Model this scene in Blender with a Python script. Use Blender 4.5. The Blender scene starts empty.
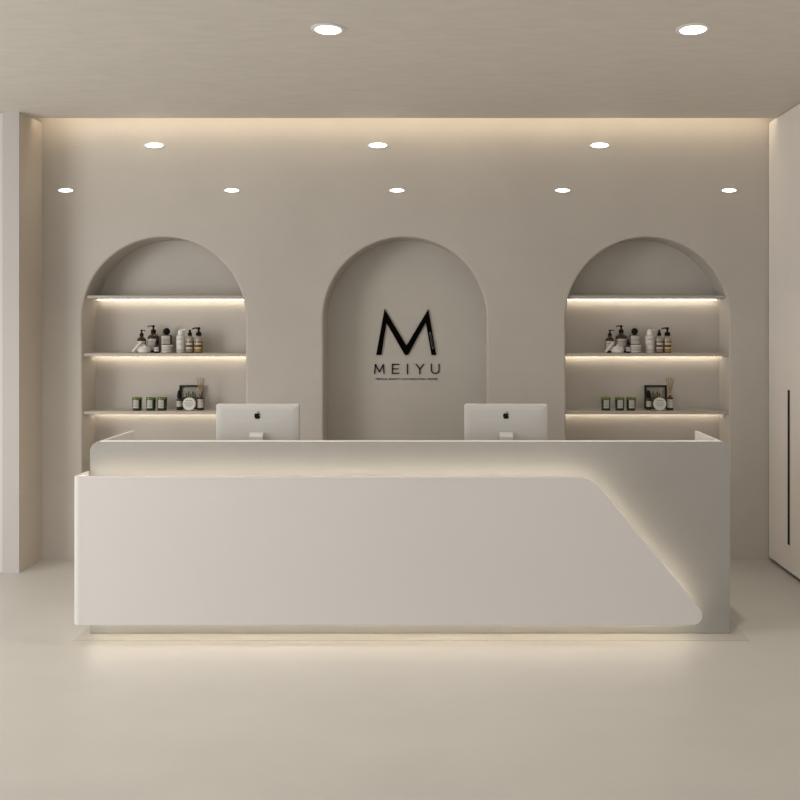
import bpy, bmesh, math, random
from mathutils import Vector, Matrix
from mathutils.geometry import tessellate_polygon
random.seed(4)
PI = math.pi
C = bpy.context.scene.collection
SC = bpy.context.scene

# ------------------------------------------------------------------ materials
def srgb(r, g, b):
    f = lambda c: (c/255/12.92) if c/255 <= .04045 else ((c/255+.055)/1.055)**2.4
    return (f(r), f(g), f(b), 1)

def mat(name, col, rough=.5, metal=0, spec=.5, var=0, scale=(1, 1, 1), bump=0, coat=0, trans=0, nscale=4, detail=6):
    m = bpy.data.materials.new(name); m.use_nodes = True
    nt = m.node_tree; b = nt.nodes['Principled BSDF']
    b.inputs['Base Color'].default_value = col
    b.inputs['Roughness'].default_value = rough
    b.inputs['Metallic'].default_value = metal
    b.inputs['Specular IOR Level'].default_value = spec
    b.inputs['Coat Weight'].default_value = coat
    b.inputs['Transmission Weight'].default_value = trans
    if var or bump:
        tc = nt.nodes.new('ShaderNodeTexCoord'); mp = nt.nodes.new('ShaderNodeMapping')
        mp.inputs['Scale'].default_value = scale
        n = nt.nodes.new('ShaderNodeTexNoise'); n.inputs['Scale'].default_value = nscale
        n.inputs['Detail'].default_value = detail; n.inputs['Roughness'].default_value = .62
        nt.links.new(tc.outputs['Object'], mp.inputs['Vector']); nt.links.new(mp.outputs['Vector'], n.inputs['Vector'])
        if var:
            r = nt.nodes.new('ShaderNodeValToRGB')
            r.color_ramp.elements[0].position = .3; r.color_ramp.elements[1].position = .7
            r.color_ramp.elements[0].color = tuple(c*(1-var) for c in col[:3])+(1,)
            r.color_ramp.elements[1].color = tuple(min(1, c*(1+var)) for c in col[:3])+(1,)
            nt.links.new(n.outputs['Fac'], r.inputs['Fac']); nt.links.new(r.outputs['Color'], b.inputs['Base Color'])
        if bump:
            bp = nt.nodes.new('ShaderNodeBump'); bp.inputs['Strength'].default_value = bump; bp.inputs['Distance'].default_value = .01
            nt.links.new(n.outputs['Fac'], bp.inputs['Height']); nt.links.new(bp.outputs['Normal'], b.inputs['Normal'])
    return m

def emit(name, col, strength):
    m = bpy.data.materials.new(name); m.use_nodes = True
    nt = m.node_tree; nt.nodes.remove(nt.nodes['Principled BSDF'])
    e = nt.nodes.new('ShaderNodeEmission'); e.inputs['Color'].default_value = col; e.inputs['Strength'].default_value = strength
    nt.links.new(e.outputs[0], nt.nodes['Material Output'].inputs['Surface'])
    return m

WARM = (1, .84, .62, 1)
WARM2 = (1, .86, .66, 1)
M = {
 'wall': mat('wall_plaster', (.515, .475, .425, 1), .75, var=.035, nscale=2.2, spec=.25),
 'niche': mat('niche_plaster', (.46, .42, .37, 1), .75, var=.03, nscale=2.2, spec=.25),
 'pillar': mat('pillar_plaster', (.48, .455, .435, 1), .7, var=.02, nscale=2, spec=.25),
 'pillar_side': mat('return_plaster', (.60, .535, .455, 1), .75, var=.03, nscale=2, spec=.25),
 'leftwall': mat('pale_plaster', (.60, .565, .54, 1), .7, var=.02, nscale=2, spec=.25),
 'ceiling': mat('ceiling_microcement', (.69, .65, .59, 1), .7, var=.045, scale=(.8, 2.2, 1), nscale=8, bump=.08, spec=.3),
 'floor': mat('floor_microcement', (.51, .487, .452, 1), .42, var=.035, scale=(1, 1.6, 1), nscale=1.6, bump=.02, spec=.35),
 'cladding': mat('warm_white_lacquer', (.675, .65, .632, 1), .55, var=.008, nscale=1.5, spec=.12),
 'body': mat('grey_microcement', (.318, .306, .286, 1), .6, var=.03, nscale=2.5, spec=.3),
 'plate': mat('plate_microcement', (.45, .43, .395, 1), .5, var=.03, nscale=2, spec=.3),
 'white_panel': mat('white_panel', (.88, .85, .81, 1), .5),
 'worktop': mat('white_laminate', (.70, .67, .63, 1), .4),
 'shelf': mat('shelf_lacquer', (.45, .41, .36, 1), .5),
 'cabinet': mat('cabinet_lacquer', (.82, .77, .715, 1), .5, var=.01, nscale=1.5, spec=.3),
 'black': mat('black_satin', (.006, .005, .005, 1), .5, spec=.12),
 'blackflat': mat('black_letters', (.004, .003, .003, 1), .8, spec=0),
 'dark': mat('dark_gap', (.04, .034, .03, 1), .8),
 'alu': mat('silver_aluminium', (.52, .50, .47, 1), .5, metal=.05, spec=.3),
 'alu2': mat('bright_aluminium', (.53, .51, .485, 1), .45, metal=.05, spec=.3),
 'screen': mat('screen_glass', (.01, .01, .012, 1), .1),
 'trimwhite': mat('white_trim', (.8, .78, .74, 1), .4),
 'amber': mat('amber_glass', (.045, .018, .006, 1), .15, spec=.3, coat=.25),
 'darkglass': mat('dark_brown_glass', (.015, .010, .007, 1), .15, spec=.3, coat=.2),
 'honey': mat('honey_amber_glass', (.20, .095, .022, 1), .15, coat=.4),
 'clear': mat('pale_clear_glass', (.34, .30, .25, 1), .08, coat=.6),
 'white': mat('white_ceramic', (.66, .63, .58, 1), .35),
 'label': mat('paper_label', (.50, .475, .44, 1), .6),
 'cream': mat('cream_label', (.50, .38, .21, 1), .6),
 'ink': mat('grey_ink', (.27, .255, .24, 1), .7),
 'inkdark': mat('black_ink', (.03, .028, .026, 1), .7),
 'green': mat('green_glass', (.022, .045, .012, 1), .12, coat=.5),
 'greenrim': mat('bright_green_rim', (.12, .16, .035, 1), .25, coat=.3),
 'wax': mat('candle_wax', (.34, .36, .2, 1), .5),
 'wick': mat('wick', (.02, .02, .02, 1), .8),
 'gold': mat('gold_rim', (.50, .42, .25, 1), .35, metal=.4),
 'reed': mat('rattan_reed', (.36, .25, .13, 1), .7, var=.1, nscale=40),
 'frame': mat('dark_brown_wood', (.022, .015, .010, 1), .6, spec=.15, var=.15, nscale=30),
 'card': mat('taupe_card', (.34, .305, .25, 1), .7),
 'leafgreen': mat('olive_print', (.075, .085, .045, 1), .7),
 'led': emit('warm_led', (1, .87, .68, 1), 12),
 'led_gap': emit('counter_led', (1, .90, .74, 1), 18),
 'led_floor': emit('plinth_led', (1, .88, .70, 1), 15),
 'led_cove': emit('cove_led', WARM, 12),
 'lamp': emit('lamp_white', (1, .97, .92, 1), 9),
}

# ------------------------------------------------------------------ mesh helpers
def box(bm, x0, x1, y0, y1, z0, z1, mi=0):
    vs = [bm.verts.new((x, y, z)) for x in (x0, x1) for y in (y0, y1) for z in (z0, z1)]
    for f in ((0,1,3,2),(4,6,7,5),(0,4,5,1),(2,3,7,6),(0,2,6,4),(1,5,7,3)):
        fc = bm.faces.new([vs[i] for i in f]); fc.material_index = mi
    return vs

def lathe(bm, prof, loc=(0,0,0), n=28, mi=0, axis='z', sx=1, sy=1):
    """prof: list of (r, z) from bottom to top; closed with caps where r==0."""
    L = Vector(loc); rings = []
    for r, z in prof:
        if r < 1e-6:
            rings.append([(0, 0, z)])
        else:
            rings.append([(r*sx*math.cos(2*PI*k/n), r*sy*math.sin(2*PI*k/n), z) for k in range(n)])
    vr = []
    for ring in rings:
        vv = []
        for (x, y, z) in ring:
            if axis == 'y': p = Vector((x, -z, y))      # z of the profile runs towards -Y
            else: p = Vector((x, y, z))
            vv.append(bm.verts.new(p+L))
        vr.append(vv)
    for a, b in zip(vr, vr[1:]):
        for k in range(n):
            k2 = (k+1) % n
            if len(a) == 1 and len(b) == 1: continue
            if len(a) == 1: f = bm.faces.new((a[0], b[k2], b[k]))
            elif len(b) == 1: f = bm.faces.new((a[k], a[k2], b[0]))
            else: f = bm.faces.new((a[k], a[k2], b[k2], b[k]))
            f.material_index = mi; f.smooth = True
    for ring, flip in ((vr[0], True), (vr[-1], False)):
        if len(ring) > 1:
            f = bm.faces.new(list(reversed(ring)) if flip else ring); f.material_index = mi

def patch(bm, r, rows, half=1.15, n=14, centre=-PI/2, sx=1, sy=1):
    """curved label on a round body, facing -Y; rows = [(z0, z1, material index)]"""
    for z0, z1, mi in rows:
        a = [(r*sx*math.cos(centre-half+2*half*k/n), r*sy*math.sin(centre-half+2*half*k/n)) for k in range(n+1)]
        lo = [bm.verts.new((x, y, z0)) for x, y in a]; hi = [bm.verts.new((x, y, z1)) for x, y in a]
        for k in range(n):
            f = bm.faces.new((lo[k], lo[k+1], hi[k+1], hi[k])); f.material_index = mi; f.smooth = True

def tube(bm, pts, r, n=8, mi=0, r2=None):
    pts = [Vector(p) for p in pts]; rings = []
    for i, p in enumerate(pts):
        t = (pts[min(i+1, len(pts)-1)]-pts[max(i-1, 0)]).normalized()
        up = Vector((0, 0, 1)) if abs(t.z) < .9 else Vector((0, 1, 0))
        a = t.cross(up).normalized(); b = t.cross(a).normalized()
        rr = r if r2 is None else r+(r2-r)*i/(len(pts)-1)
        rings.append([bm.verts.new(p+a*rr*math.cos(2*PI*k/n)+b*rr*math.sin(2*PI*k/n)) for k in range(n)])
    for A, B in zip(rings, rings[1:]):
        for k in range(n):
            f = bm.faces.new((A[k], A[(k+1) % n], B[(k+1) % n], B[k])); f.material_index = mi; f.smooth = True
    for R_ in (list(reversed(rings[0])), rings[-1]):
        bm.faces.new(R_).material_index = mi

def fillet(pts, rads, n=10):
    """2D polygon with rounded corners"""
    out = []
    N = len(pts)
    for i in range(N):
        p = Vector(pts[i]); r = rads[i]
        if r <= 0: out.append(tuple(p)); continue
        a = (Vector(pts[i-1])-p).normalized(); b = (Vector(pts[(i+1) % N])-p).normalized()
        ang = a.angle(b); t = r/math.tan(ang/2)
        c = p+(a+b).normalized()*(r/math.sin(ang/2))
        s = p+a*t; e = p+b*t
        a0 = math.atan2(*(s-c).yx); a1 = math.atan2(*(e-c).yx)
        d = (a1-a0+PI) % (2*PI)-PI
        for k in range(n+1):
            out.append((c.x+r*math.cos(a0+d*k/n), c.y+r*math.sin(a0+d*k/n)))
    return out

def prism(bm, outline, y0, y1, holes=(), mi=0, plane='xz'):
    """extrude a 2D outline (with holes) between y0 and y1 (or z0 and z1 for plane 'xy')"""
    loops = [list(outline)]+[list(h) for h in holes]
    P = (lambda a, b, t: (a, t, b)) if plane == 'xz' else (lambda a, b, t: (a, b, t))
    tri = tessellate_polygon([[Vector((a, b, 0)) for a, b in l] for l in loops])
    flat = [p for l in loops for p in l]
    A = [bm.verts.new(P(a, b, y0)) for a, b in flat]; B = [bm.verts.new(P(a, b, y1)) for a, b in flat]
    for t in tri:
        bm.faces.new([A[i] for i in t]).material_index = mi; bm.faces.new([B[i] for i in reversed(t)]).material_index = mi
    o = 0
    for l in loops:
        n = len(l)
        for k in range(n):
            bm.faces.new((A[o+k], A[o+(k+1) % n], B[o+(k+1) % n], B[o+k])).material_index = mi
        o += n

def bev(bm, w, seg=2, ok=lambda e: True):
    bmesh.ops.remove_doubles(bm, verts=bm.verts, dist=1e-6)
    bmesh.ops.recalc_face_normals(bm, faces=bm.faces)
    es = [e for e in bm.edges if len(e.link_faces) == 2 and e.calc_face_angle(0) > .6 and ok(e)]
    bmesh.ops.bevel(bm, geom=es, offset=w, segments=seg, profile=.5, affect='EDGES', clamp_overlap=True)

def obj(name, bm, mats, parent=None, smooth=35, recalc=True):
    if recalc: bmesh.ops.recalc_face_normals(bm, faces=bm.faces)
    me = bpy.data.meshes.new(name)
    if smooth is not None:
        bm.normal_update()
        for f in bm.faces:      # long axis-aligned faces stay flat, so bevels do not bend their shading
            f.smooth = not (max(abs(c) for c in f.normal) > .9999 and max(e.calc_length() for e in f.edges) > .1)
        for e in bm.edges:
            if len(e.link_faces) == 2 and e.calc_face_angle(0) > math.radians(smooth): e.smooth = False
    bm.to_mesh(me); bm.free()
    for m in (mats if isinstance(mats, (list, tuple)) else [mats]): me.materials.append(m)
    o = bpy.data.objects.new(name, me); C.objects.link(o)
    if parent: o.parent = parent
    return o

def tag(o, label, cat, group=None, kind=None):
    o['label'] = label; o['category'] = cat
    if group: o['group'] = group
    if kind: o['kind'] = kind
    return o

def thing(name, label, cat, loc=(0,0,0), group=None, rz=0):
    o = bpy.data.objects.new(name, None); C.objects.link(o); o.location = loc; o.rotation_euler.z = rz
    o.empty_display_size = .05
    return tag(o, label, cat, group)

def dup(root, loc, label, rz=None):
    r = root.copy(); C.objects.link(r); r.location = loc; r['label'] = label
    if rz is not None: r.rotation_euler.z = rz
    for ch in list(root.children):
        c = ch.copy(); C.objects.link(c); c.parent = r
        for g in ch.children:
            d = g.copy(); C.objects.link(d); d.parent = c
    return r

nb = bmesh.new

# ------------------------------------------------------------------ camera (one point perspective, shifted lens)
F = 900.0; VX, VY = 456.0, 326.0; CZ = 1.69
def X(px, d): return (px-VX)*d/F
def Z(py, d): return CZ-(py-VY)*d/F
cd = bpy.data.cameras.new('camera'); cam = bpy.data.objects.new('camera', cd); C.objects.link(cam)
cam.location = (0, 0, CZ); cam.rotation_euler = (PI/2, 0, 0)
cd.sensor_width = 36; cd.lens = F/800*36
cd.shift_x = -(VX-400)/800; cd.shift_y = (VY-400)/800
SC.camera = cam

# ------------------------------------------------------------------ the setting
DW = 6.5                # back wall
CE = 6.35               # ceiling edge in front of the cove
HC = Z(118, CE)         # ceiling height
XL = X(42, DW)          # left return
XR = X(768.5, DW)       # front of the tall cabinet
RN = .592; ND = .25; SPZ = Z(319, DW); NB = .60
NX = [X(163.7, DW), X(405, DW), X(647.5, DW)]
BR = .014

def arch(cx, w, b, n=48):
    p = [(cx-w, b)]
    p += [(cx-w*math.cos(PI*k/n), SPZ+w*math.sin(PI*k/n)) for k in range(n+1)]
    p.append((cx+w, b))
    return p
bm = nb()
# wall face with three arched holes
outer = [(XL-.35, 0), (2.95, 0), (2.95, HC+.25), (XL-.35, HC+.25)]
holes = [arch(c, RN+BR, NB-BR) for c in NX]
loops = [outer]+holes
tri = tessellate_polygon([[Vector((a, b, 0)) for a, b in l] for l in loops])
vs = [bm.verts.new((a, DW, b)) for l in loops for a, b in l]
for t in tri: bm.faces.new([vs[i] for i in t])
for c in NX:
    rings = []
    q = 6
    for k in range(q+1):
        a = PI/2*k/q
        rings.append([bm.verts.new((x, DW+BR*(1-math.cos(a)), z)) for x, z in arch(c, RN+BR*(1-math.sin(a)), NB-BR*(1-math.sin(a)))])
    rings.append([bm.verts.new((x, DW+ND, z)) for x, z in arch(c, RN, NB)])
    for A, B in zip(rings, rings[1:]):
        n = len(A)
        for i in range(n):
            bm.faces.new((A[i], A[(i+1) % n], B[(i+1) % n], B[i]))
    bm.faces.new(rings[-1])
bmesh.ops.remove_doubles(bm, verts=bm.verts, dist=1e-5)
# thickness behind the niches so the wall is a solid piece
box(bm, XL-.35, 2.95, DW+ND+.02, DW+ND+.06, 0, HC+.25)
tag(obj('wall_back', bm, M['wall'], smooth=40), 'beige plaster back wall with three arched recesses', 'wall', kind='structure')

bm = nb(); box(bm, -8, 3.0, -3.5, DW+.3, -.06, 0)
tag(obj('floor', bm, M['floor']), 'pale beige seamless microcement floor', 'floor', kind='structure')
bm = nb(); box(bm, -8, 3.0, -1.2, CE, HC, HC+.05); box(bm, XL-.35, 3.0, CE-.12, DW+.02, HC+.22, HC+.26); box(bm, XL-.35, 3.0, CE-.12, CE-.10, HC+.05, HC+.22)
tag(obj('ceiling', bm, M['ceiling']), 'beige brushed microcement ceiling ending in a lit slot at the back wall', 'ceiling', kind='structure')
PD = F*(-XL)/(VX-19)    # front of the pillar
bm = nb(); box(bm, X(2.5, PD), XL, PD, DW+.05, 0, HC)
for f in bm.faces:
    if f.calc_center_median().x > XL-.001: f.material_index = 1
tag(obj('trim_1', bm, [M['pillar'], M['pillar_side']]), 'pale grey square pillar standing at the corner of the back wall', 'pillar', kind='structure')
bm = nb(); box(bm, -8, X(2.5, PD)-.002, PD+.02, PD+.12, 0, HC-.004)
tag(obj('wall_left', bm, M['leftwall']), 'pale wall strip beyond the grey pillar', 'wall', kind='structure')
bm = nb(); box(bm, 2.9, 3.0, -1.2, DW-.001, 0, HC)
tag(obj('wall_right', bm, M['wall']), 'beige side wall behind the tall cabinet', 'wall', kind='structure')

# light strip in the ceiling slot
bm = nb(); box(bm, XL+.02, XR, CE+.004, CE+.016, HC+.03, HC+.045)
tag(obj('cove_light', bm, M['led_cove']), 'warm light strip hidden in the ceiling slot above the back wall', 'light strip')

# ------------------------------------------------------------------ tall cabinet on the right
t = thing('tall_cabinet', 'full-height beige fitted cabinet with a long black bar handle', 'cabinet', (0, 0, 0))
bm = nb(); box(bm, XR+.022, 2.895, 2.6, DW-.006, .03, HC-.003)
obj('carcass', bm, M['cabinet'], t)
bm = nb(); box(bm, XR+.035, 2.89, 2.6, DW-.006, 0, .03)
obj('plinth', bm, M['dark'], t)
HY = F*XR/(789-VX)
ed = [DW-.007, HY-.034, HY-.034-.5, HY-.034-1.0, HY-.034-1.5, HY-.034-2.0]
for i in range(5):
    bm = nb(); box(bm, XR, XR+.02, ed[i+1]+.0025, ed[i], .026, HC-.004); bev(bm, .0015, 1)
    d = obj('door', bm, M['cabinet'], t)
    if i % 2 == 0:
        y = ed[i+1]+.034
        bm = nb(); box(bm, XR-.005, XR+.001, y-.016, y+.016, Z(545, HY), Z(390, HY)); bev(bm, .003, 1)
        h = obj('handle', bm, M['black'], d); h['label'] = 'long black vertical bar handle'

# ------------------------------------------------------------------ reception counter
DB = 4.938; DS = 4.744; TOPZ = Z(441.5, DB); BX0 = X(90, DB); BX1 = X(730, DB)
RB = 5.46; TH = .055; RC = .055
t = thing('reception_counter', 'long white and grey reception counter with a slanted glowing front panel', 'counter', (0, DB, 0))
def child(name, bm, m, par=t, **k):
    for v in bm.verts: v.co.y -= DB
    return obj(name, bm, m, par, **k)
bm = nb()
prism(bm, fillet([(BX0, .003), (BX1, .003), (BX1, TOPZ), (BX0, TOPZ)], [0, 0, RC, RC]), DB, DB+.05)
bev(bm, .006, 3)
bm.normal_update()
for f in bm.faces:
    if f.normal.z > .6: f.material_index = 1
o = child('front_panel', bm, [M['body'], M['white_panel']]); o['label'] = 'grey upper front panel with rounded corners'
for s in (-1, 1):
    bm = nb()
    xo, xi = (BX0, BX0+TH) if s < 0 else (BX1, BX1-TH)
    prism(bm, fillet([(xo, .003), (xi, .003), (xi, TOPZ), (xo, TOPZ)], [0, 0, 0, RC-.002]), DB+.0495, RB)
    bev(bm, .003, 1)
    child('side_panel', bm, M['white_panel'])
bm = nb(); box(bm, BX0+TH, BX1-TH, DB+.05, RB, .72, .75); bev(bm, .003, 1)
child('worktop', bm, M['worktop'])
# floor plate
bm = nb(); box(bm, X(72.5, 4.83), X(750, 4.83), 4.83, RB+.02, 0.0004, .0016)
o = child('base_plate', bm, M['plate'])
# floating front cladding: panel + left return with a rounded vertical corner
ST, SB = Z(477, DS), Z(625, DS); SX = X(75, DS+.035)
shape = [(SX+.05, SB), (1.355, SB), (.711, ST), (SX+.05, ST)]
outl = fillet(shape, [0, .050, .20, 0], n=14)
bm = nb(); prism(bm, outl, DS, DS+.025)
bev(bm, .004, 2, lambda e: any(v.co.x > SX+.052 for v in e.verts))
crn = fillet([(SX, DB-.001), (SX, DS), (SX+.0505, DS), (SX+.0505, DS+.025), (SX+.012, DS+.025), (SX+.012, DB-.001)], [0, .035, 0, 0, .020, 0], n=10)
prism(bm, crn, SB, ST, plane='xy')
box(bm, SX+.012, 1.18, DS+.025, DB-.001, SB+.004, SB+.016)
o = child('cladding', bm, M['cladding'], smooth=30); o['label'] = 'warm white floating front panel cut on a slant'
# light strip behind the cladding edge
e = .035
ins = fillet([(SX+.02, SB), (1.355-e*2.1, SB+e), (.711-e*.45, ST-e), (SX+.02, ST-e)], [0, .02, .18, 0], n=14)
path = [p for p in ins if p[1] > SB+.02]
bm = nb(); tube(bm, [(x, DB-.085, z) for x, z in path], .006, 6)
child('light_strip', bm, M['led_gap'])['label'] = 'glowing warm strip tucked behind the front panel edge'
bm = nb(); box(bm, SX+.03, 1.25, DB-.060, DB-.050, SB-.006, SB+.0035)
child('light_strip', bm, M['led_floor'])['label'] = 'glowing warm strip under the front panel'

# ------------------------------------------------------------------ computers
MY = 5.24; MW = .485; MT = Z(404, MY); MB_ = MT-.365
def apple(s):
    r = [(0,.30),(.10,.34),(.22,.36),(.34,.32),(.42,.24),(.33,.15),(.29,.03),(.32,-.10),(.44,-.19),(.38,-.32),(.29,-.44),(.20,-.50),(.10,-.48),(0,-.45),
         (-.10,-.48),(-.20,-.50),(-.30,-.43),(-.40,-.28),(-.46,-.10),(-.46,.08),(-.41,.22),(-.32,.32),(-.21,.36),(-.10,.34)]
    leaf = [(0,.40),(.02,.52),(.10,.62),(.20,.66),(.19,.55),(.12,.45)]
    return [(a*s, b*s) for a, b in r], [(a*s, b*s) for a, b in leaf]
def computer(name, label, px):
    t = thing(name, label, 'computer', (X(px, MY), MY, .7505), 'computers on the reception counter')
    H0, H1 = MB_-.75, MT-.75
    # gently domed rear shell made of shrinking rounded rectangles (rear faces -Y)
    bm = nb(); rings = []
    for ins_, y in ((0, .022), (0, .006), (.001, .003), (.004, .001), (.04, -.002), (.11, -.005)):
        ol = fillet([(-MW/2+ins_, H0+ins_), (MW/2-ins_, H0+ins_), (MW/2-ins_, H1-ins_), (-MW/2+ins_, H1-ins_)], [.014]*4, n=5)
        rings.append([bm.verts.new((a, y, b)) for a, b in ol])
    for A, B in zip(rings, rings[1:]):
        n = len(A)
        for i in range(n): bm.faces.new((A[i], A[(i+1) % n], B[(i+1) % n], B[i]))
    bm.faces.new(rings[0]); bm.faces.new(rings[-1])
    sh = obj('rear_shell', bm, M['alu'], t, smooth=50)
    bm = nb(); prism(bm, fillet([(-MW/2+.01, H0+.07), (MW/2-.01, H0+.07), (MW/2-.01, H1-.01), (-MW/2+.01, H1-.01)], [.006]*4, n=3), .0222, .0232)
    obj('screen', bm, M['screen'], t)
    a, l = apple(.038)
    bm = nb(); zc = Z(415.5, MY)-.7505
    for pl in (a, l): prism(bm, [(x, z+zc) for x, z in pl], -.0068, -.0035)
    obj('emblem', bm, M['black'], t)['label'] = 'small black fruit emblem'
    # stand: hinge block, bent neck and foot plate
    bm = nb(); zt = Z(433.3, MY)-.7505; w = .043
    prof = [(-.012, zt), (-.030, zt-.02), (-.050, .06), (-.062, .012), (-.060, .006), (.10, .006), (.10, .0005), (-.072, .0005), (-.072, .012), (-.060, .07), (-.042, zt-.015), (-.028, zt+.004), (-.012, zt+.006)]
    for i in range(len(prof)):
        pass
    A = [bm.verts.new((-w*(.9 if z > .1 else 1.6 if z < .02 else 1.1), y, z)) for y, z in prof]
    B = [bm.verts.new((w*(.9 if z > .1 else 1.6 if z < .02 else 1.1), y, z)) for y, z in prof]
    n = len(prof)
    tri = tessellate_polygon([[Vector((y, z, 0)) for y, z in prof]])
    for q in tri: bm.faces.new([A[i] for i in q]); bm.faces.new([B[i] for i in reversed(q)])
    for i in range(n): bm.faces.new((A[i], A[(i+1) % n], B[(i+1) % n], B[i]))
    obj('stand', bm, M['alu2'], t, smooth=25)
    return t
computer('desktop_computer', 'silver desktop computer seen from behind, in front of the shelved niche near the pillar', 257.5)
computer('desktop_computer', 'silver desktop computer seen from behind, overlapping the edge of the shelfless centre niche', 506)

# ------------------------------------------------------------------ wall sign in the centre niche
SD = DW+ND
t = thing('wall_sign', 'black letter M emblem over MEIYU lettering in the centre niche', 'sign', (0, SD, 0))
def S(pts): return [(X(360+a/8, SD), Z(300+b/8, SD)) for a, b in pts]
bm = nb()
prism(bm, S([(197,72),(372,365),(547,72),(610,440),(572,440),(526,178),(384,440),(360,440),(212,182),(172,440),(130,440)]), -.012, -.001,
      holes=[S([(552,255),(566,255),(592,386),(577,392)])])
prism(bm, S([(560,275),(564,275),(586,380),(582,382)]), -.012, -.001)
obj('emblem', bm, M['blackflat'], t, smooth=None)
def stroke(bm, pts, w=8):
    for (x0, y0), (x1, y1) in zip(pts, pts[1:]):
        d = Vector((x1-x0, y1-y0)).normalized(); nrm = Vector((-d.y, d.x))*w/2; ex = d*w*.35
        p0 = Vector((x0, y0))-ex; p1 = Vector((x1, y1))+ex
        prism(bm, S([tuple(p0+nrm), tuple(p1+nrm), tuple(p1-nrm), tuple(p0-nrm)]), -.009, -.001)
for letter in ([[(117,588),(123,515),(155,575),(186,515),(192,588)]],
               [[(312,515),(259,515),(259,586),(312,586)], [(259,551),(306,551)]],
               [[(379,513),(379,590)]],
               [[(449,514),(478,553),(508,514)], [(478,553),(478,590)]],
               [[(571,513)]+[(601.5-30.5*math.cos(PI*k/8), 558+29*math.sin(PI*k/8)) for k in range(9)]+[(632,513)]]):
    bm = nb()
    for st in letter: stroke(bm, st)
    obj('letter', bm, M['blackflat'], t, smooth=None)
def text_mesh(body, size):
    cu = bpy.data.curves.new('tagline', 'FONT'); cu.body = body; cu.size = size; cu.align_x = 'CENTER'; cu.extrude = .0008
    ob = bpy.data.objects.new('tagline', cu); C.objects.link(ob)
    dg = bpy.context.evaluated_depsgraph_get(); dg.update()
    me = bpy.data.meshes.new_from_object(ob.evaluated_get(dg)); bpy.data.objects.remove(ob); bpy.data.curves.remove(cu)
    return me
me = text_mesh('MEDICAL BEAUTY CUSTOMIZATION CENTER', .021)
me.materials.clear(); me.materials.append(M['blackflat'])
o = bpy.data.objects.new('tagline', me); C.objects.link(o); o.parent = t
wd = max(v.co.x for v in me.vertices)-min(v.co.x for v in me.vertices)
tw = X(360+622/8, SD)-X(360+125/8, SD)
o.scale = (tw/wd, 1, 1); o.rotation_euler = (PI/2, 0, 0); o.location = (X(360+373/8, SD), -.002, Z(300+640/8, SD))

# ------------------------------------------------------------------ downlights
def lathe_obj(name, prof, m, par, sx=1, sy=1, axis='z', n=36):
    bm = nb(); lathe(bm, prof, n=n, axis=axis, sx=sx, sy=sy); return obj(name, bm, m, par, smooth=40)
def ceil_light(px, py, label):
    d = F*(HC-CZ)/(VY-py)
    t = thing('ceiling_downlight', label, 'light', (X(px, d), d, HC), 'recessed ceiling downlights')
    bm = nb()
    lathe(bm, [(.085, -.0005), (.086, -.003), (.078, -.008), (.066, -.008), (.060, -.001), (.060, -.0003)], n=40)
    obj('trim_ring', bm, M['trimwhite'], t, smooth=40)
    lathe_obj('lamp', [(.058, -.0105), (.052, -.0125), (0, -.014)], M['lamp'], t)
    return d
dl = ceil_light(328, 28.5, 'bright round recessed downlight in the ceiling, nearer the grey pillar')
ceil_light(693, 28.5, 'bright round recessed downlight in the ceiling, nearer the tall cabinet')
def wall_light(px, py, wpx, hpx, label, proto={}):
    k = (wpx, hpx); loc = (X(px, DW), DW, Z(py, DW)); s = DW/F
    if k in proto: return dup(proto[k], loc, label)
    t = thing('wall_spotlight', label, 'light', loc, 'small oval lights on the back wall')
    a, b = wpx/2*s, hpx/2*s
    lathe_obj('trim_ring', [(1, .0004), (1, .003), (.94, .006), (.84, .006), (.80, .004)], M['trimwhite'], t, sx=a, sy=b, axis='y')
    lathe_obj('lens', [(.80, .0042), (.74, .0075), (.5, .010), (0, .0115)], M['lamp'], t, sx=a, sy=b, axis='y')
    proto[k] = t
for px, l in ((154.5, 'oval wall spotlight of the upper three, above the shelved niche beside the pillar'),
              (378, 'oval wall spotlight of the upper three, above the centre niche'),
              (599.5, 'oval wall spotlight of the upper three, above the shelved niche beside the tall cabinet')):
    wall_light(px, 145.5, 21, 5.6, l)
for px, l in ((66, 'oval wall spotlight of the lower five, closest to the pillar'),
              (232, 'oval wall spotlight of the lower five, second from the pillar'),
              (397, 'oval wall spotlight of the lower five, just above the centre niche'),
              (562.5, 'oval wall spotlight of the lower five, second from the tall cabinet'),
              (729, 'oval wall spotlight of the lower five, closest to the tall cabinet')):
    wall_light(px, 190.5, 17, 3.8, l)

# ------------------------------------------------------------------ niche shelves with light strips
SH = [Z(295.5, 6.53), Z(353.2, 6.53), Z(411.2, 6.53)]     # shelf tops
side = {0: 'niche by the pillar', 2: 'niche by the cabinet'}
which = ['top empty', 'middle', 'lowest']
hold = ['', ' holding pump bottles', ' holding green candles']
for ni in (0, 2):
    for si, z in enumerate(SH):
        dz = max(0, z-SPZ); hw = math.sqrt(RN*RN-dz*dz)-.002 if dz > 0 else RN-.002
        dz2 = max(0, z-.022-SPZ); hw = min(hw, RN-.002)
        t = thing('niche_shelf', f'{which[si]} beige shelf{hold[si]} in the arched {side[ni]}', 'shelf', (NX[ni], DW, z), 'lit shelves in the arched niches')
        bm = nb(); box(bm, -hw, hw, .022, ND-.003, -.022, 0); bev(bm, .002, 1)
        obj('board', bm, M['shelf'], t)
        bm = nb(); box(bm, -hw+.004, hw-.004, ND-.034, ND-.024, -.0285, -.0222)
        obj('light_strip', bm, M['led'], t)['label'] = 'glowing warm light strip'

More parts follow.
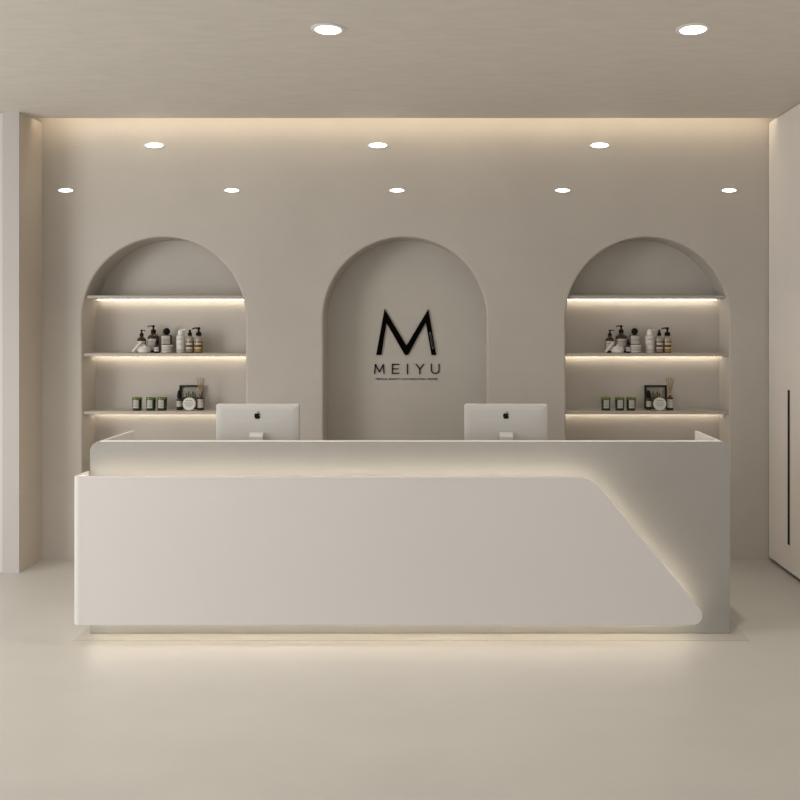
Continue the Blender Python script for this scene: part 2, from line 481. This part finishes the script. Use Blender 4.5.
# ------------------------------------------------------------------ products
def lines(z0, z1, ks, base=0, ink=1):
    """label rows: base paper with thin ink lines at the fractions ks = [(centre, thickness)]"""
    rows = []; z = z0; h = z1-z0
    for c, th in ks:
        a, b = z0+(c-th/2)*h, z0+(c+th/2)*h
        rows += [(z, a, base), (a, b, ink)]; z = b
    rows.append((z, z1, base)); return rows

def pump_head(t, z, s=1.0, m='black', spout=-1, kids=True):
    bm = nb()
    lathe(bm, [(.0155*s, z), (.0160*s, z+.004*s), (.0155*s, z+.016*s), (.012*s, z+.021*s), (.006*s, z+.022*s), (.0055*s, z+.036*s), (.009*s, z+.038*s), (.0095*s, z+.046*s), (.006*s, z+.049*s), (0, z+.049*s)], n=20)
    tube(bm, [(0, 0, z+.043*s), (spout*.018*s, -.004, z+.044*s), (spout*.030*s, -.008, z+.042*s), (spout*.034*s, -.009, z+.036*s)], .0042*s, 8, r2=.003*s)
    return obj('pump', bm, M[m], t, smooth=40)

def amber_pump(r, hb, s, spout):
    def f(name, label, loc, group):
        t = thing(name, label, 'bottle', loc, group)
        lathe_obj('body', [(r*.92, 0), (r, .005), (r, hb*.78), (r*.93, hb*.87), (r*.70, hb*.94), (.015*s, hb), (.013*s, hb+.010)], M['amber'], t)
        bm = nb(); patch(bm, r*1.012, lines(hb*.14, hb*.74, [(.35, .04), (.55, .05), (.75, .10)]), 1.2)
        obj('label', bm, [M['label'], M['ink']], t, recalc=False)
        pump_head(t, hb+.009, s, 'black', spout)
        return t
    return f
small_pump = amber_pump(.032, .116, .92, 1)
large_pump = amber_pump(.042, .138, 1.15, -1)

def lidded_jar(name, label, loc, group):
    t = thing(name, label, 'jar', loc, group)
    lathe_obj('bowl', [(.034, 0), (.043, .004), (.048, .016), (.046, .028), (.042, .033)], M['white'], t)
    lathe_obj('lid', [(.044, .0335), (.044, .037), (.034, .045), (.014, .049), (.009, .051), (.010, .057), (.006, .061), (0, .062)], M['white'], t)
    return t
def white_tube(name, label, loc, group):
    t = thing(name, label, 'tube', loc, group)
    a, b = Vector((-.026, 0, .0095)), Vector((.022, .004, .066))
    bm = nb(); tube(bm, [a, a+(b-a)*.06, a+(b-a)*.3, a+(b-a)*.97, b], .0095, 12, r2=.0105)
    obj('tube_body', bm, M['white'], t, smooth=40)
    bm = nb(); d = (b-a).normalized(); tube(bm, [b, b+d*.010, b+d*.012], .0085, 12, r2=.007)
    obj('cap', bm, M['trimwhite'], t, smooth=40)
    return t
def small_dropper(name, label, loc, group):
    t = thing(name, label, 'bottle', loc, group)
    lathe_obj('body', [(.018, 0), (.020, .003), (.020, .050), (.016, .058), (.010, .062), (.009, .068)], M['darkglass'], t)
    bm = nb(); patch(bm, .0203, lines(.012, .044, [(.4, .1), (.7, .12)]), 1.1)
    obj('label', bm, [M['label'], M['ink']], t, recalc=False)
    lathe_obj('dropper_cap', [(.0115, .064), (.012, .078), (.008, .082), (.0075, .096), (.004, .102), (0, .103)], M['black'], t)
    return t
def perfume(name, label, loc, group):
    t = thing(name, label, 'bottle', loc, group)
    lathe_obj('body', [(.034, 0), (.038, .004), (.038, .124), (.034, .130), (.016, .132), (.015, .137)], M['darkglass'], t)
    bm = nb(); patch(bm, .0385, lines(.062, .126, [(.5, .09)]), 1.05)
    obj('label', bm, [M['label'], M['ink']], t, recalc=False)
    lathe_obj('ball_cap', [(.016, .137), (.020, .139), (.0245, .150), (.0255, .160), (.0225, .170), (.015, .178), (.006, .182), (0, .183)], M['black'], t)
    return t
def low_jar(name, label, loc, group):
    t = thing(name, label, 'jar', loc, group)
    lathe_obj('glass', [(.036, 0), (.039, .003), (.039, .044), (.037, .047)], M['clear'], t)
    bm = nb(); patch(bm, .0395, lines(.006, .042, [(.35, .06), (.55, .12)]), 1.1)
    obj('label', bm, [M['label'], M['ink']], t, recalc=False)
    lathe_obj('lid', [(.0395, .047), (.040, .049), (.040, .056), (.037, .058), (0, .058)], M['white'], t)
    return t
def white_bottle(name, label, loc, group):
    t = thing(name, label, 'bottle', loc, group)
    lathe_obj('body', [(.028, 0), (.031, .004), (.031, .118), (.028, .127), (.018, .131), (.017, .133)], M['white'], t)
    bm = nb(); patch(bm, .0314, [(.098, .103, 0), (.063, .067, 0), (.016, .020, 0), (.026, .028, 0)], .75)
    obj('printing', bm, M['ink'], t, recalc=False)
    bm = nb()
    lathe(bm, [(.019, .133), (.0215, .140), (.0215, .154), (.016, .166), (.008, .172), (0, .173)], n=22)
    tube(bm, [(.010, -.003, .164), (.028, -.006, .172), (.036, -.007, .168)], .003, 8)
    obj('cap', bm, M['trimwhite'], t, smooth=40)
    return t
def banded(pump, pap):
    def f(name, label, loc, group):
        t = thing(name, label, 'bottle', loc, group)
        r = .029
        lathe_obj('body', [(r*.92, 0), (r, .004), (r, .088)], M['honey'], t)
        lathe_obj('shoulder', [(r*.995, .0882), (r*.98, .104), (r*.8, .117), (.013, .123), (.012, .126)], M['clear'], t)
        bm = nb(); patch(bm, r*1.012, [(.012, .017, 0), (.027, .044, 0), (.044, .058, 1), (.058, .074, 0)], .95)
        obj('label', bm, [M['label'], M['inkdark'], M['cream']] if pap else [M['cream'], M['inkdark'], M['cream']], t, recalc=False)
        if pump: pump_head(t, .125, 1.3, 'black', -1)
        else: lathe_obj('dropper_cap', [(.0145, .125), (.0155, .130), (.015, .146), (.009, .150), (.0085, .164), (.005, .170), (0, .171)], M['black'], t)
        return t
    return f
def candle(name, label, loc, group):
    t = thing(name, label, 'candle', loc, group)
    lathe_obj('glass', [(.030, 0), (.032, .003), (.0345, .080), (.0335, .080), (.0320, .073), (0, .073)], M['green'], t)
    lathe_obj('rim', [(.0347, .080), (.0355, .084), (.0355, .093), (.0335, .095), (.0325, .084), (.0325, .0795)], M['greenrim'], t)
    lathe_obj('wax', [(.0315, .0735), (.0315, .076), (0, .0765)], M['wax'], t)
    bm = nb(); tube(bm, [(0, 0, .0762), (0, .001, .085)], .0012, 6); obj('wick', bm, M['wick'], t)
    bm = nb(); r = .0350
    patch(bm, r, lines(.018, .076, [(.2, .07), (.38, .10), (.58, .07), (.78, .10)]), .62)
    obj('label', bm, [M['label'], M['ink']], t, recalc=False)
    return t
def tall_dropper(name, label, loc, group):
    t = thing(name, label, 'bottle', loc, group)
    lathe_obj('body', [(.0185, 0), (.0205, .003), (.0205, .076), (.017, .086), (.011, .090), (.010, .094)], M['amber'], t)
    bm = nb(); patch(bm, .0209, lines(.026, .066, [(.45, .06), (.7, .14)]), 1.15)
    obj('label', bm, [M['label'], M['ink']], t, recalc=False)
    lathe_obj('dropper_cap', [(.0165, .092), (.0168, .108), (.0145, .118), (.0120, .136), (.008, .145), (0, .147)], M['black'], t)
    return t
def round_tin(name, label, loc, group):
    # stands on its rim, printed lid towards the room
    t = thing(name, label, 'tin', loc, group)
    bm = nb(); lathe(bm, [(.044, -.014), (.0465, -.012), (.0465, .008)], loc=(0, 0, .0475), axis='y', n=40)
    obj('tin_base', bm, M['gold'], t, smooth=40)
    bm = nb(); lathe(bm, [(.0473, .004), (.0473, .012), (.0455, .0145), (.044, .0145), (0, .0145)], loc=(0, 0, .0475), axis='y', n=40)
    lid = obj('lid', bm, M['white'], t, smooth=40)
    bm = nb()
    for zz, w, h in ((.026, .024, .005), (.014, .031, .0022), (.008, .033, .0022), (.001, .031, .0022), (-.005, .029, .0022), (-.012, .024, .0022), (-.020, .018, .0022)):
        box(bm, -w, w, -.0153, -.0147, .0475+zz-h/2, .0475+zz+h/2)
    obj('printing', bm, M['ink'], lid, smooth=None)
    return t
def diffuser(name, label, loc, group):
    t = thing(name, label, 'reed diffuser', loc, group)
    lathe_obj('bottle', [(.0225, 0), (.0245, .003), (.0245, .084), (.020, .092), (.011, .095), (.0105, .108), (.009, .108), (.009, .098), (0, .098)], M['amber'], t)
    bm = nb(); patch(bm, .0249, lines(.018, .080, [(.3, .03), (.55, .04), (.78, .08)]), 1.2)
    obj('label', bm, [M['label'], M['ink']], t, recalc=False)
    for dx, dy, h in ((-.030, .004, .232), (-.019, -.006, .240), (-.008, .008, .236), (.004, -.003, .242), (.014, .007, .235), (.024, -.005, .238), (.031, .003, .229)):
        bm = nb(); tube(bm, [(-dx*.13, -dy*.2, .0985), (dx*.10, dy*.1, .12), (dx, dy, h)], .0024, 6)
        obj('reed', bm, M['reed'], t)
    return t
def shadow_box(name, label, loc, group):
    t = thing(name, label, 'picture frame', loc, group)
    W, H, r, d = .162, .176, .011, .030
    bm = nb(); prism(bm, [(-W/2, 0), (W/2, 0), (W/2, H), (-W/2, H)], -d/2, d/2, holes=[[(-W/2+r, r), (W/2-r, r), (W/2-r, H-r), (-W/2+r, H-r)]])
    obj('frame', bm, M['frame'], t, smooth=None)
    bm = nb(); box(bm, -W/2+r, W/2-r, d/2-.006, d/2-.002, r, H-r)
    p = obj('picture', bm, M['card'], t, smooth=None)
    bm = nb(); y0, y1 = d/2-.0075, d/2-.0062
    sky = [(-.066, .014), (.066, .014), (.066, .085)]
    for x0, x1, z1 in ((.026, .036, .118), (.008, .020, .128), (-.008, .002, .112), (-.022, -.012, .130), (-.038, -.028, .116)):
        sky += [(x1, .090), (x1, z1), (x0, z1), (x0, .090)]
    prism(bm, sky+[(-.066, .085)], y0, y1)
    obj('printing', bm, M['leafgreen'], p, smooth=None)
    for sx in (-1, 1):
        bm = nb()
        lathe(bm, [(.012, .10), (.013, .103), (.013, .128), (.008, .136), (.007, .140)], loc=(sx*.048, y0+.0008, 0), n=12, mi=0, sy=.05)
        lathe(bm, [(.007, .1398), (.009, .141), (.009, .150), (0, .154)], loc=(sx*.048, y0+.0008, 0), n=12, mi=1, sy=.05)
        obj('printed_bottle', bm, [M['clear'], M['label']], p, smooth=None)
    return t

mid, low = SH[1]+.0003, SH[2]+.0003
# kind, builder, name, px in pillar niche, px in cabinet niche, depth, shelf height, label, group
G1, G2 = 'toiletries on the middle shelves', 'scents and candles on the lowest shelves'
items = [
 (small_pump, 'pump_bottle', 141.6, 609.8, 6.645, mid, 'small amber pump bottle behind the leaning tube', G1),
 (large_pump, 'pump_bottle', 153.4, 621.2, 6.675, mid, 'large amber pump bottle, tallest on the middle shelf', G1),
 (lidded_jar, 'lidded_jar', 144.3, 617.4, 6.575, mid, 'low white round lidded jar', G1),
 (white_tube, 'cream_tube', 136.3, 609.2, 6.555, mid, 'thin white tube leaning at a slant', G1),
 (small_dropper, 'dropper_bottle', 156.9, 628.0, 6.580, mid, 'small dark dropper bottle before the tallest pump bottle', G1),
 (perfume, 'perfume_bottle', 166.6, 634.6, 6.670, mid, 'dark bottle with black ball cap behind a jar', G1),
 (low_jar, 'cosmetic_jar', 167.0, 635.4, 6.580, mid, 'low white-lidded clear jar before the ball-capped bottle', G1),
 (white_bottle, 'lotion_bottle', 180.8, 649.6, 6.610, mid, 'plain white bottle with white rounded cap', G1),
 (banded(False, True), 'dropper_bottle', 189.9, 659.2, 6.610, mid, 'honey-coloured banded bottle with short black dropper cap', G1),
 (banded(True, False), 'pump_bottle', 198.7, 667.4, 6.610, mid, 'honey-coloured banded bottle with black pump, ending the row', G1),
 (candle, 'glass_candle', 137.2, 605.8, 6.60, low, 'green glass candle set apart from its two neighbours', G2),
 (candle, 'glass_candle', 151.0, 619.6, 6.60, low, 'middle one of three green glass candles', G2),
 (candle, 'glass_candle', 162.2, 631.0, 6.60, low, 'green glass candle closest to the round tin', G2),
 (shadow_box, 'picture_frame', 190.7, 655.6, 6.715, low, 'dark square frame standing behind the round tin', G2),
 (tall_dropper, 'dropper_bottle', 179.4, 648.5, 6.620, low, 'brown bottle with tall black dropper cap before the frame', G2),
 (round_tin, 'round_tin', 189.5, 659.5, 6.590, low, 'round white tin standing on its rim', G2),
 (diffuser, 'reed_diffuser', 200.6, 670.0, 6.620, low, 'amber reed diffuser with pale reeds', G2),
]
for fn, name, pa, pb, d, z, lab, g in items:
    o = fn(name, f'{lab}, in {side[0]}', (X(pa, d), d, z), g)
    dup(o, (X(pb, d), d, z), f'{lab}, in {side[2]}')

# ------------------------------------------------------------------ light
w = bpy.data.worlds.new('world'); SC.world = w; w.use_nodes = True
bg = w.node_tree.nodes['Background']; bg.inputs[0].default_value = (.99, 1.0, 1.0, 1); bg.inputs[1].default_value = .92
def area(name, loc, target, sx, sy, power, col, spread=PI):
    l = bpy.data.lights.new(name, 'AREA'); l.shape = 'RECTANGLE'; l.size = sx; l.size_y = sy; l.energy = power; l.color = col; l.spread = spread
    o = bpy.data.objects.new(name, l); C.objects.link(o); o.location = loc
    o.rotation_euler = (Vector(target)-Vector(loc)).to_track_quat('-Z', 'Y').to_euler()
    return o
area('assumed_side_light', (-5.6, 2.5, 1.55), (-.5, 5.6, 1.3), 2.0, 2.6, 108, (1, .998, .992))  # unseen key lamp added at left for assumed side light; no window modelled
def spot(name, loc, power, ang, col=(1, .94, .86), rad=.05, blend=.8):
    l = bpy.data.lights.new(name, 'SPOT'); l.energy = power; l.spot_size = ang; l.spot_blend = blend; l.shadow_soft_size = rad; l.color = col
    o = bpy.data.objects.new(name, l); C.objects.link(o); o.location = loc
for px in (-37, 328, 693):
    spot('downlight_or_fill', (X(px, dl), dl, HC-.03), 95 if px < 0 else 48 if px < 500 else 64, math.radians(125), blend=1)  # the leftmost is an unseen lamp, added to brighten floor and counter there
for x in (-2.2, -.4, 1.4):
    for y in (2.2, .2):
        spot('downlight_or_fill', (x, y, HC-.03), 16, math.radians(165), blend=1)  # unseen ceiling spots nearer the camera, added to light the room
spot('downlight_or_fill', (-.3, 5.66, HC-.03), 12, math.radians(112), blend=1)  # unseen fill spot behind the counter, added to brighten its inner side panels
SC.view_settings.view_transform = 'Standard'
SC.view_settings.look = 'None'
SC.view_settings.exposure = 0
